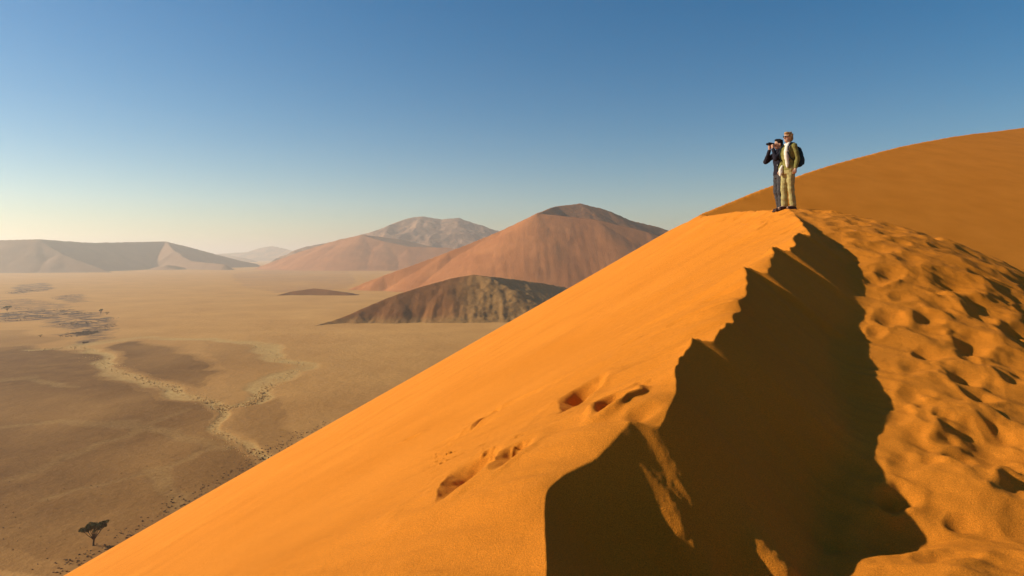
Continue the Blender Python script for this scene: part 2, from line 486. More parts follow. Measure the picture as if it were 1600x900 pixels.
tag(build_dune(), "orange sand dune with a sharp crest, smooth lit left slope and trodden right side", "sand dune", kind='structure')

# ------------------------------------------------------------------ the plain
def poly_band(x, y, pts, width):
    best = np.full(x.shape, 1e9)
    for (a, b) in zip(pts[:-1], pts[1:]):
        dx, dy = b[0] - a[0], b[1] - a[1]; L2 = dx * dx + dy * dy + 1e-9
        t = np.clip(((x - a[0]) * dx + (y - a[1]) * dy) / L2, 0, 1)
        best = np.minimum(best, np.hypot(x - a[0] - t * dx, y - a[1] - t * dy))
    return 1 - sstep(width * 0.4, width, best)

def inside(x, y, poly):
    r = np.zeros(x.shape, bool); n = len(poly)
    for i in range(n):
        (x1, y1), (x2, y2) = poly[i], poly[(i + 1) % n]
        c = (y1 > y) != (y2 > y)
        r ^= c & (x < (x2 - x1) * (y - y1) / (y2 - y1 + 1e-12) + x1)
    return r

def build_plain():
    ang = R(1) * np.concatenate([np.arange(-180, -48, 3), np.arange(-48, 12, 0.11), np.arange(12, 60, 1), np.arange(60, 181, 3)])
    rad = np.concatenate([[1, 40, 80, 120], np.geomspace(140, 5000, 620), np.geomspace(5100, 70000, 60)])
    A, RR = np.meshgrid(ang, rad)
    X = RR * np.sin(A); Y = RR * np.cos(A)
    Z = np.full(X.shape, PLAIN)
    wx = X + 34 * fbm(X / 55, Y / 55, 4, 101); wy = Y + 60 * fbm(X / 70, Y / 70, 4, 111)
    P = lambda L: [on_plain(*p) for p in L]
    big = P([(-200, 905), (-200, 560), (-60, 548), (60, 540), (120, 552), (200, 588), (262, 608), (322, 630), (330, 655), (335, 672), (360, 700), (392, 722), (420, 760), (300, 930)])
    isl = P([(165, 545), (190, 532), (240, 530), (290, 545), (335, 565), (345, 590), (318, 602), (250, 590), (190, 570)])
    rgt = P([(355, 655), (400, 632), (440, 612), (480, 640), (480, 680), (440, 720), (405, 712), (365, 690)])
    mid = P([(300, 532), (380, 540), (430, 562), (425, 590), (370, 600), (330, 560)])
    up = P([(-100, 520), (40, 515), (90, 530), (60, 545), (-100, 545)])
    def soft(poly, k=(0, 0)):
        s = np.zeros(X.shape)
        for (ax, ay) in ((0, 0), (5, 0), (-5, 0), (0, 9), (0, -9)):
            s += inside(wx + ax, wy + ay, poly)
        return s / 5
    gravel = np.maximum.reduce([soft(big), 0.95 * soft(isl), 0.65 * soft(rgt), 0.45 * soft(mid), 0.5 * soft(up)])
    gravel = np.maximum(gravel, 0.35 * (1 - sstep(300, 900, Y)))
    gravel = gravel * np.clip(1.0 + 1.0 * fbm(X / 45, Y / 90, 5, 121), 0.2, 1.2)
    c1 = P([(70, 545), (120, 543), (150, 562), (200, 583), (262, 602), (322, 622), (345, 640), (390, 632), (412, 618), (426, 600)])
    c2 = P([(426, 600), (458, 585), (462, 573), (430, 555), (380, 537), (300, 527), (230, 525), (150, 533), (110, 540)])
    c3 = P([(345, 640), (330, 663), (350, 685), (380, 703), (400, 716), (430, 740)])
    ch = np.maximum.reduce([poly_band(wx, wy, c1, 9), 1.0 * poly_band(wx, wy, c2, 14), 0.8 * poly_band(wx, wy, c3, 5)])
    # old water lines and tracks
    for L, w_, a_ in [([(0, 660), (120, 650), (260, 668), (330, 700)], 3, .25), ([(0, 740), (150, 690), (280, 640)], 2, .2), ([(20, 800), (200, 745), (330, 690)], 1.5, .2), ([(230, 730), (245, 780), (240, 820)], 3, .25), ([(0, 600), (60, 590), (140, 600)], 3, .3)]:
        ch = np.maximum(ch, a_ * poly_band(wx, wy, P(L), w_ * 2))
    ch *= np.clip(0.75 + 0.9 * fbm(X / 25, Y / 25, 3, 131), 0, 1)
    red = 0.7 * soft(P([(360, 428), (420, 422), (540, 424), (560, 440), (530, 452), (430, 458), (380, 448)])) * np.clip(0.8 + 2 * fbm(X / 160, Y / 260, 4, 171), 0, 1)
    sc = np.zeros(X.shape)
    for p in SCRUB_ZONES: sc = np.maximum(sc, p[1] * soft(P(p[0])))
    Z += gravel * 0.0 - ch * 0.5 + 0.5 * fbm(X / 40, Y / 40, 4, 141) * sstep(150, 250, RR)
    Z += 6 * fbm(X / 700, Y / 700, 3, 151) * sstep(900, 2500, RR)
    return grid_mesh("desert_ground", X, Y, Z, plain_material(), attrs={"gravel": gravel, "channel": ch, "reddish": red, "scrub": sc})

SCRUB_ZONES = [([(-120, 478), (-20, 470), (40, 466), (90, 476), (120, 480), (60, 486), (-20, 482), (-120, 488)], 0.5),
               ([(-60, 500), (10, 488), (60, 482), (130, 486), (175, 498), (180, 516), (140, 524), (110, 512), (60, 500), (0, 504)], 1.0),
               ([(100, 520), (175, 515), (170, 528), (120, 538)], 0.7),
               ([(30, 446), (70, 442), (85, 452), (50, 457), (10, 460)], 0.8),
               ([(90, 462), (125, 460), (140, 472), (100, 474)], 0.7)]
tag(build_plain(), "wide flat brown desert plain with gravel patches and pale dry channels", "desert plain", kind='structure')

# ------------------------------------------------------------------ far dunes and mountains
def ridge_hill(name, label, crests, mat, step, slopes=(0.6, 0.6), pad=300, rough=0.0, rscale=60, gully=0.0, foot=8.0, veg=None, rock=False, seed=1, cat="dune"):
    pts = [[ray(*p) for p in c] for c in crests]
    al = np.array([q for c in pts for q in c])
    x0, y0 = al[:, 0].min() - pad, al[:, 1].min() - pad; x1, y1 = al[:, 0].max() + pad, al[:, 1].max() + pad
    X, Y = np.meshgrid(np.arange(x0, x1, step), np.arange(y0, y1, step))
    wx = X + rough * fbm(X / rscale, Y / rscale, 4, seed); wy = Y + rough * fbm(X / rscale + 50, Y / rscale, 4, seed + 9)
    H = np.full(X.shape, -1e9); D = np.full(X.shape, 1e9)
    for c in pts:
        for a, b in zip(c[:-1], c[1:]):
            dx, dy = b[0] - a[0], b[1] - a[1]; L2 = dx * dx + dy * dy
            t = np.clip(((wx - a[0]) * dx + (wy - a[1]) * dy) / L2, 0, 1)
            rx, ry = wx - a[0] - t * dx, wy - a[1] - t * dy
            d = np.hypot(rx, ry)
            f = 0.5 - 0.5 * ry / (d + 1e-6)                 # 1 toward the viewer's side
            k = slopes[1] + (slopes[0] - slopes[1]) * f
            h = a[2] + t * (b[2] - a[2]) - k * d
            m = h > H
            H = np.where(m, h, H); D = np.where(m, d, D)
    prof = np.clip(D / 60, 0, 1)
    if gully: H += prof * gully * fbm(X / 9, Y / 70, 4, seed + 20)
    if rock:
        rg = 1 - 2 * np.abs(fbm(X / rscale / 2, Y / rscale / 2, 6, seed + 30, 0.55))
        H += (rg - 0.8) * rock * np.clip(D / 150, 0.1, 1)
    V = veg(X, Y, H) if veg else np.zeros(X.shape)
    if veg: H += V * 2.6 * fbm(X / 6, Y / 6, 4, seed + 44)
    H = smax(H, np.full(X.shape, PLAIN - 3.0), foot)
    keep = H > PLAIN - 2.9
    o = grid_mesh(name, X, Y, H, mat, attrs={"veg": V}, keep=keep)
    return tag(o, label, cat, kind='structure')

m_far = dune_material("far_dune_sand", (0.30, 0.155, 0.085), (0.36, 0.19, 0.10), 0.006)
m_red = dune_material("red_dune_sand", (0.37, 0.122, 0.036), (0.47, 0.166, 0.052), 0.01, (3, 0.6, 0.6), bump=1.2, veg=((0.20, 0.095, 0.045), 0.08))
m_low = dune_material("scrubby_dune_sand", (0.20, 0.070, 0.018), (0.27, 0.10, 0.026), 0.02, veg=((0.36, 0.19, 0.055), 0.7), bump=0.8)
m_rock = dune_material("mountain_rock", (0.11, 0.055, 0.032), (0.36, 0.18, 0.09), 0.006, bump=14, contrast=(0.42, 0.58))

ridge_hill("dune_hill", "pale long crescent dune on the horizon with a dark hollow face", [
    [(-200, 384, 3300), (-80, 380, 3350), (0, 375, 3450), (60, 373.5, 3500), (140, 379, 3900), (200, 378, 4250), (260, 377, 4500), (300, 387, 4650), (340, 398, 4750), (372, 406, 4900), (400, 412, 5000)],
    [(60, 373.5, 3500), (95, 396, 3420), (170, 423, 3350)],
    [(260, 377, 4500), (272, 392, 4250), (300, 408, 4050), (350, 413, 3950)],
    [(0, 375, 3450), (-20, 400, 3300)]], m_far, 9, (0.55, 0.6), 500, 25, 150, 2.0, 14)
ridge_hill("dune_hill", "low dark mound at the foot of the far pale dune", [[(236, 419, 3950), (262, 413.5, 3950), (285, 417, 3980)]], m_rock, 7, (0.3, 0.4), 250, 20, 60, foot=4, rock=10, seed=4)
ridge_hill("mountain_hill", "faint pale mountain far away in the gap between the dunes", [[(340, 396, 11500), (385, 394, 11500), (405, 387, 11500), (425, 384, 11500), (445, 388, 11400), (475, 398, 11000)], [(300, 402, 9000), (350, 397, 9000), (390, 404, 9000)]], m_rock, 40, (0.4, 0.5), 900, 80, 400, foot=20, rock=60, seed=7, cat="mountain")
ridge_hill("rocky_mountain", "rugged pinkish rock mountain rising behind the middle dune", [
    [(470, 388, 5400), (540, 372, 5400), (580, 361, 5400), (612, 350, 5400), (640, 341, 5400), (662, 338, 5400), (688, 343, 5430), (712, 340, 5400), (738, 349, 5400), (762, 357, 5400), (830, 372, 5400), (900, 385, 5400)],
    [(662, 338, 5400), (650, 362, 5200), (640, 380, 5000)], [(712, 340, 5400), (730, 365, 5200), (745, 385, 5000)], [(600, 355, 5400), (590, 375, 5180)]], m_rock, 10, (0.5, 0.5), 700, 100, 200, foot=12, rock=110, seed=11, cat="mountain")
ridge_hill("dune_hill", "middle pinkish dune with a pointed top in front of the rocky mountain", [
    [(385, 424, 4150), (440, 404, 4200), (490, 386, 4200), (530, 374, 4200), (565, 366.5, 4200), (600, 377, 4120), (640, 385, 4080), (700, 387, 4100), (800, 400, 4100)],
    [(565, 366.5, 4200), (590, 369, 4350), (630, 375, 4600), (680, 387, 4800)]], m_far2 if False else m_red, 9, (0.45, 0.5), 500, 20, 120, 2.5, 14, seed=15)
def veg_D(x, y, h):
    return sstep(1760, 1800, y) * (x > 60) * 0.9
ridge_hill("dune_hill", "tall red dune with a rounded summit and a sharp shoulder", [
    [(520, 462, 1600), (560, 446, 1610), (600, 430, 1620), (700, 393.5, 1650), (780, 361, 1680), (838, 333, 1700), (930, 343, 1690), (1010, 362, 1680), (1120, 400, 1650)],
    [(838, 333, 1700), (868, 322.5, 1860), (905, 317.5, 1900), (945, 327, 1920), (985, 344, 1950), (1030, 355, 1980), (1100, 380, 2000)]], m_red, 3.6, (0.55, 0.5), 380, 12, 90, 1.6, 12, veg=veg_D, seed=21)
def veg_E(x, y, h):
    a = fbm(x / 45, y / 45, 4, 77)
    xr = x + 60 * a
    return np.clip(sstep(-100, -20, xr) * 0.95 + 0.7 * (1 - sstep(-79, -70, h)), 0, 1)
ridge_hill("dune_hill", "low dark brown dune in front with scrub on its right face", [
    [(487, 511.5, 776), (520, 501, 810), (560, 485, 835), (620, 461, 870), (700, 435, 915), (738, 429, 930), (762, 433, 925), (800, 452, 900), (850, 482, 870)],
    [(738, 429, 930), (775, 433, 985), (830, 440, 1060), (880, 448, 1120), (940, 462, 1160)]], m_low, 1.7, (0.50, 0.45), 200, 12, 40, 4.5, 13, veg=veg_E, seed=27)
ridge_hill("dune_hill", "small thin curved sand ridge alone on the plain", [
    [(425, 463.5, 1370), (455, 455.5, 1400), (490, 450.5, 1410), (515, 453, 1400), (545, 458, 1390)]], m_low, 1.8, (0.5, 0.12), 120, 3, 30, foot=3, seed=33)

# ------------------------------------------------------------------ haze: the dusty morning air over the desert
def build_haze():
    me = bpy.data.meshes.new("haze")
    X, Y0, Y1, Z0, Z1 = 72000, -72000, 72000, PLAIN - 6, 345
    v = [(x, y, z) for z in (Z0, Z1) for y in (Y0, Y1) for x in (-X, X)]
    me.from_pydata(v, [], [(0, 2, 3, 1), (4, 5, 7, 6), (0, 1, 5, 4), (2, 6, 7, 3), (0, 4, 6, 2), (1, 3, 7, 5)])
    m = bpy.data.materials.new("haze"); m.use_nodes = True
    nt = m.node_tree; nt.nodes.remove(nt.nodes["Principled BSDF"])
    pv = nt.nodes.new("ShaderNodeVolumePrincipled")
    pv.inputs["Color"].default_value = (0.97, 0.88, 0.78, 1)
    pv.inputs["Density"].default_value = HAZE_DENSITY
    pv.inputs["Anisotropy"].default_value = 0.45
    nt.links.new(pv.outputs[0], nt.nodes["Material Output"].inputs["Volume"])
    me.materials.append(m)
    o = bpy.data.objects.new("haze", me); col.objects.link(o)
    tag(o, "pale dusty haze lying over the whole desert", "haze", kind='stuff')
build_haze()

# ------------------------------------------------------------------ small mesh tools
class Geo:
    """collects closed pieces; build() links them as one mesh object, voxel-remeshed into one skin when asked"""
    def __init__(s): s.v = []; s.f = []
    def loft(s, rings, cap=True):
        n = len(rings[0]); b = len(s.v)
        for r in rings: s.v += [tuple(p) for p in r]
        for i in range(len(rings) - 1):
            for j in range(n):
                a = b + i * n + j; c = b + i * n + (j + 1) % n
                s.f.append((a, c, c + n, a + n))
        if cap:
            s.f.append(tuple(b + j for j in range(n))[::-1]); e = b + (len(rings) - 1) * n
            s.f.append(tuple(e + j for j in range(n)))
        return s
    def tube(s, pts, rad, n=10, flat=1.0):
        """tapered tube through points with rounded ends"""
        P = [Vector(p) for p in pts]; rad = list(rad) if hasattr(rad, '__len__') else [rad] * len(P)
        rings = []; ref = None
        def ring(c, t, r):
            nonlocal ref
            t = t.normalized()
            if ref is None or abs(ref.dot(t)) > 0.95: ref = Vector((0, 1, 0)) if abs(t.y) < 0.9 else Vector((1, 0, 0))
            a = (ref - t * ref.dot(t)).normalized(); ref = a; c2 = t.cross(a)
            return [c + (a * math.cos(k * 2 * math.pi / n) * flat + c2 * math.sin(k * 2 * math.pi / n)) * r for k in range(n)]
        t0 = P[1] - P[0]; t1 = P[-1] - P[-2]
        for q in (0.97, 0.7, 0.35): rings.append(ring(P[0] - t0.normalized() * rad[0] * q, t0, rad[0] * math.sqrt(1 - q * q)))
        for i, p in enumerate(P):
            t = (P[min(i + 1, len(P) - 1)] - P[max(i - 1, 0)])
            rings.append(ring(p, t, rad[i]))
        for q in (0.35, 0.7, 0.97): rings.append(ring(P[-1] + t1.normalized() * rad[-1] * q, t1, rad[-1] * math.sqrt(1 - q * q)))
        return s.loft(rings)
    def ellip(s, c, r, n=14, m=10, tilt=0.0):
        rings = []
        for i in range(m):
            ph = -math.pi / 2 + math.pi * (i + 0.15) / (m - 0.7)
            z = math.sin(ph) * r[2]; q = math.cos(ph)
            rings.append([(c[0] + q * r[0] * math.cos(k * 2 * math.pi / n) * 1 + z * math.sin(tilt), c[1] + q * r[1] * math.sin(k * 2 * math.pi / n), c[2] + z * math.cos(tilt)) for k in range(n)])
        return s.loft(rings)
    def oval_stack(s, rows, n=18, p=2.3):
        """rows: (cx, cy, z, rx, ry) superellipse sections"""
        rings = []
        for (cx, cy, z, rx, ry) in rows:
            r = []
            for k in range(n):
                a = k * 2 * math.pi / n; c, d = math.cos(a), math.sin(a)
                r.append((cx + rx * math.copysign(abs(c) ** (2 / p), c), cy + ry * math.copysign(abs(d) ** (2 / p), d), z))
            rings.append(r)
        return s.loft(rings)
    def box(s, c, h, rz=0.0):
        b = len(s.v); ca, sa = math.cos(rz), math.sin(rz)
        for sx in (-1, 1):
            for sy in (-1, 1):
                for sz in (-1, 1):
                    x, y = sx * h[0], sy * h[1]
                    s.v.append((c[0] + x * ca - y * sa, c[1] + x * sa + y * ca, c[2] + sz * h[2]))
        for f in ((0, 1, 3, 2), (4, 6, 7, 5), (0, 4, 5, 1), (2, 3, 7, 6), (0, 2, 6, 4), (1, 5, 7, 3)): s.f.append(tuple(b + i for i in f))
        return s
    def build(s, name, mat, parent=None, voxel=None, smooth=2, wrinkle=0.0, bevel=0.0):
        me = bpy.data.meshes.new(name); me.from_pydata(s.v, [], s.f); me.update()
        me.materials.append(mat)
        o = bpy.data.objects.new(name, me); col.objects.link(o)
        if voxel or bevel:
            if bevel:
                m = o.modifiers.new("b", 'BEVEL'); m.width = bevel; m.segments = 2
            if voxel:
                m = o.modifiers.new("r", 'REMESH'); m.mode = 'VOXEL'; m.voxel_size = voxel
                if smooth:
                    m = o.modifiers.new("s", 'SMOOTH'); m.iterations = smooth; m.factor = 0.5
            dg = bpy.context.evaluated_depsgraph_get()
            new = bpy.data.meshes.new_from_object(o.evaluated_get(dg))
            o.modifiers.clear(); o.data = new; bpy.data.meshes.remove(me); me = new; me.name = name
            if not me.materials: me.materials.append(mat)
        if wrinkle:
            n = len(me.vertices); co = np.zeros(n * 3); no = np.zeros(n * 3)
            me.vertices.foreach_get("co", co); me.vertices.foreach_get("normal", no)
            co = co.reshape(-1, 3); no = no.reshape(-1, 3)
            w = fbm(co[:, 0] * 16 + co[:, 1] * 12 + co[:, 2] * 6, co[:, 2] * 11, 3, 3)
            me.vertices.foreach_set("co", (co + no * (w * wrinkle)[:, None]).ravel())
        me.polygons.foreach_set("use_smooth", np.full(len(me.polygons), not bevel)); me.update()
        if parent: o.parent = parent
        return o

def empty(name, loc, rz=0.0):
    o = bpy.data.objects.new(name, None); o.location = loc; o.rotation_euler = (0, 0, rz); o.empty_display_size = 0.2
    col.objects.link(o); return o

skin = plain_mat("skin", (0.50, 0.27, 0.17), 0.6, 0.08, 20)
hair_brown = plain_mat("dark_hair", (0.022, 0.014, 0.010), 0.6, 0.3, 60)
hair_blond = plain_mat("blond_hair", (0.36, 0.20, 0.08), 0.6, 0.35, 60)
navy = plain_mat("navy_cloth", (0.020, 0.016, 0.021), 0.85, 0.3, 25, 0.004)
jeans = plain_mat("grey_denim", (0.055, 0.048, 0.046), 0.85, 0.35, 18, 0.004)
olive = plain_mat("olive_cloth", (0.20, 0.165, 0.045), 0.85, 0.25, 18, 0.004)
khaki = plain_mat("khaki_cloth", (0.33, 0.26, 0.10), 0.85, 0.25, 16, 0.004)
cream = plain_mat("cream_cloth", (0.70, 0.62, 0.50), 0.85, 0.12, 20, 0.004)
leather = plain_mat("brown_boot_leather", (0.060, 0.030, 0.020), 0.6, 0.3, 30)
black = plain_mat("black_plastic", (0.015, 0.015, 0.017), 0.35)
packm = plain_mat("pack_nylon", (0.018, 0.030, 0.034), 0.6, 0.3, 22)
pouchm = plain_mat("pouch_nylon", (0.020, 0.018, 0.022), 0.7, 0.3, 22)
metal = plain_mat("pale_metal", (0.55, 0.55, 0.55), 0.3)

def ground_z(x, y):
    z, d, w = base_height(np.array([x]), np.array([y]))
    return float(z[0])

# figures are modelled facing +X with +Z up; +Y is their left hand
def head_geo(g, c, tilt=0.0):
    x, y, z = c
    g.ellip((x - 0.005, y, z + 0.02), (0.092, 0.074, 0.108))
    g.ellip((x + 0.028, y, z - 0.055), (0.058, 0.054, 0.062))            # jaw
    g.tube([(x + 0.083, y, z + 0.020), (x + 0.106, y, z - 0.022)], [0.010, 0.015])   # nose
    g.ellip((x + 0.080, y, z - 0.050), (0.014, 0.026, 0.009))           # lips
    g.ellip((x + 0.072, y, z - 0.088), (0.018, 0.022, 0.016))           # chin
    for s in (-1, 1):
        g.ellip((x + 0.078, y + s * 0.030, z + 0.018), (0.012, 0.016, 0.010))   # eyes
        g.ellip((x - 0.012, y + s * 0.078, z - 0.005), (0.018, 0.010, 0.032))   # ears

def hand_geo(g, wrist, palm_dir, side, thumb_dir, curl_dir):
    """palm, four unequal bent fingers and a thumb"""
    w = Vector(wrist); p = Vector(palm_dir).normalized(); sd = Vector(side).normalized(); cu = Vector(curl_dir).normalized(); th = Vector(thumb_dir).normalized()
    g.tube([w, w + p * 0.045, w + p * 0.085], [0.026, 0.036, 0.036], flat=1.0)
    for k, (o_, L) in enumerate(((-0.030, 0.062), (-0.010, 0.074), (0.010, 0.070), (0.029, 0.055))):
        a = w + p * 0.085 + sd * o_
        b = a + (p * 0.8 + cu * 0.35).normalized() * L * 0.45
        c = b + (p * 0.3 + cu * 0.9).normalized() * L * 0.32
        d = c + (cu - p * 0.2).normalized() * L * 0.25
        g.tube([a - p * 0.02, a, b, c, d], [0.011, 0.010, 0.0095, 0.009, 0.008], n=8)
    a = w + p * 0.03 + th * 0.022
    g.tube([a, a + (th * 0.8 + p * 0.6) * 0.035, a + (th * 0.5 + p * 0.9) * 0.06], [0.014, 0.012, 0.010], n=8)

def shoe(g, ankle, toe_dir, L=0.28):
    ax, ay, az = ankle; t = Vector((toe_dir[0], toe_dir[1], 0)).normalized()
    a = Vector((ax, ay, 0.045)) - t * 0.05; e = a + t * (L - 0.09)
    g.tube([a, a.lerp(e, 0.5), e], [0.044, 0.046, 0.040], n=12)
    g.tube([(ax, ay, 0.06), (ax, ay, 0.13)], [0.048, 0.050], n=12)
    q = a.lerp(e, 0.5); 
    g.box((q.x, q.y, 0.012), (L * 0.5, 0.044, 0.012), math.atan2(t.y, t.x))

# --- the person with the binoculars
def build_watcher(x, y):
    z = ground_z(x, y) - 0.015
    root = empty("person", (x, y, z), R(180 + 4))
    tag(root, "person in dark navy jacket and grey jeans raising black binoculars to the eyes", "person", "two people standing on the dune crest")
    H = {}
    hipL, hipR = (0.0, 0.09, 0.90), (0.0, -0.09, 0.90)
    kneL, kneR = (0.035, 0.11, 0.49), (0.02, -0.10, 0.49)
    ankL, ankR = (0.0, 0.12, 0.09), (-0.06, -0.11, 0.09)
    shL, shR = (0.0, 0.185, 1.40), (0.0, -0.185, 1.40)
    elL, elR = (0.20, 0.23, 1.22), (0.23, -0.23, 1.21)
    wrL, wrR = (0.195, 0.085, 1.465), (0.20, -0.085, 1.465)
    hc = (0.03, 0.0, 1.585)
    b = Geo()
    head_geo(b, hc)
    b.tube([(-0.01, 0, 1.38), (0.005, 0, 1.45), (0.012, 0, 1.53)], [0.064, 0.056, 0.056])
    b.oval_stack([(0, 0, 0.86, 0.09, 0.15), (0, 0, 0.98, 0.095, 0.15), (0, 0, 1.10, 0.09, 0.135), (0, 0, 1.25, 0.105, 0.165), (0, 0, 1.38, 0.09, 0.17), (0, 0, 1.43, 0.06, 0.10)])
    for sh, el, wr, sg in ((shL, elL, wrL, 1), (shR, elR, wrR, -1)):
        b.tube([sh, el], [0.052, 0.040]); b.tube([el, wr], [0.040, 0.026])
        hand_geo(b, wr, (0.05, -sg * 0.15, 1), (1, 0, 0), (-0.6, -sg * 0.3, 0.5), (0.1, -sg, 0.25))
    for hp, kn, an in ((hipL, kneL, ankL), (hipR, kneR, ankR)):
        b.tube([hp, kn, an], [0.080, 0.055, 0.040]); b.tube([an, (an[0] + 0.13, an[1], 0.05)], [0.04, 0.032])
    b.build("body", skin, root, voxel=0.0075, smooth=2)
    j = Geo()
    j.oval_stack([(-0.005, 0, 0.87, 0.118, 0.180), (-0.003, 0, 0.95, 0.120, 0.180), (0, 0, 1.08, 0.118, 0.165), (0, 0, 1.22, 0.130, 0.185), (-0.003, 0, 1.34, 0.124, 0.200), (-0.008, 0, 1.42, 0.090, 0.155), (-0.005, 0, 1.462, 0.066, 0.085)])
    for sh, el, wr in ((shL, elL, wrL), (shR, elR, wrR)):
        j.tube([sh, el], [0.072, 0.060]); j.tube([el, Vector(el).lerp(Vector(wr), 0.93)], [0.060, 0.042])
    j.build("jacket", navy, root, voxel=0.010, smooth=2, wrinkle=0.022)
    c = Geo(); c.oval_stack([(0.0, 0, 1.430, 0.080, 0.090), (0.008, 0, 1.475, 0.074, 0.076), (0.008, 0, 1.485, 0.060, 0.060)]); c.build("collar", navy, root, voxel=0.010)
    t = Geo()
    t.oval_stack([(-0.01, 0, 0.80, 0.115, 0.165), (-0.01, 0, 0.88, 0.118, 0.165), (0, 0, 0.96, 0.10, 0.155)])
    for hp, kn, an in ((hipL, kneL, ankL), (hipR, kneR, ankR)):
        t.tube([hp, kn, (an[0], an[1], 0.13)], [0.100, 0.077, 0.072])
    t.build("trousers", jeans, root, voxel=0.011, smooth=2, wrinkle=0.025)
    for an in (ankL, ankR):
        g = Geo(); shoe(g, an, (1, 0.12)); g.build("shoe", leather, root, voxel=0.009, smooth=1)
    h = Geo()
    h.ellip((hc[0] - 0.020, 0, hc[2] + 0.048), (0.094, 0.085, 0.090)); h.ellip((hc[0] - 0.055, 0, hc[2] + 0.0), (0.055, 0.072, 0.085))
    h.ellip((hc[0] + 0.035, 0.0, hc[2] + 0.100), (0.055, 0.055, 0.035))
    for k in range(14):
        a = rnd.uniform(-2.6, 2.6); h.tube([(hc[0] - 0.02 - 0.05 * math.cos(a), 0.06 * math.sin(a), hc[2] + 0.09), (hc[0] - 0.03 - 0.08 * math.cos(a), 0.085 * math.sin(a), hc[2] + 0.10)], [0.016, 0.008], n=6)
    h.build("hair", hair_brown, root, voxel=0.009, smooth=1)
    # binoculars in the hands
    q = empty("binoculars", (x, y, z), R(180 + 4))
    tag(q, "black binoculars held up to the face by the person in navy", "binoculars")
    for s in (-1, 1):
        g = Geo(); g.tube([(0.150, s * 0.032, 1.600), (0.200, s * 0.034, 1.600), (0.212, s * 0.038, 1.600), (0.275, s * 0.042, 1.600)], [0.018, 0.021, 0.027, 0.030], n=14)
        br = g.build("barrel", black, q)
        g = Geo(); g.tube([(0.278, s * 0.042, 1.600), (0.284, s * 0.042, 1.600)], [0.024, 0.024], n=14); g.build("lens", plain_mat("lens_glass", (0.03, 0.04, 0.06), 0.08), br)
    g = Geo(); g.box((0.215, 0, 1.603), (0.030, 0.030, 0.012)); g.tube([(0.18, 0, 1.607), (0.20, 0, 1.607)], 0.012); g.build("bridge", black, q)
    # pouch slung at the hip
    q = empty("camera_pouch", (x, y, z), R(180 + 4))
    tag(q, "small dark camera pouch slung at the hip of the person in navy", "pouch")
    g = Geo(); g.oval_stack([(0.09, 0.205, 0.965, 0.06, 0.036), (0.09, 0.205, 0.985, 0.075, 0.045), (0.09, 0.205, 1.05, 0.078, 0.048), (0.09, 0.205, 1.085, 0.07, 0.042)], p=4); g.build("pouch_body", pouchm, q, voxel=0.007)
    g = Geo(); g.oval_stack([(0.092, 0.207, 1.078, 0.082, 0.052), (0.092, 0.207, 1.098, 0.078, 0.048), (0.092, 0.207, 1.106, 0.06, 0.036)], p=4); fl = g.build("flap", pouchm, q, voxel=0.007)
    g = Geo(); g.tube([(0.155, 0.235, 1.088), (0.160, 0.235, 1.070)], 0.009); g.build("buckle", metal, fl)
    g = Geo(); g.tube([(0.06, 0.20, 1.09), (0.10, 0.175, 1.20), (0.125, 0.08, 1.33), (0.09, -0.05, 1.45), (0.0, -0.12, 1.478), (-0.10, -0.05, 1.40), (-0.135, 0.08, 1.25), (-0.07, 0.19, 1.12), (0.03, 0.21, 1.09)], 0.011, n=6); g.build("strap", pouchm, q)
    return root

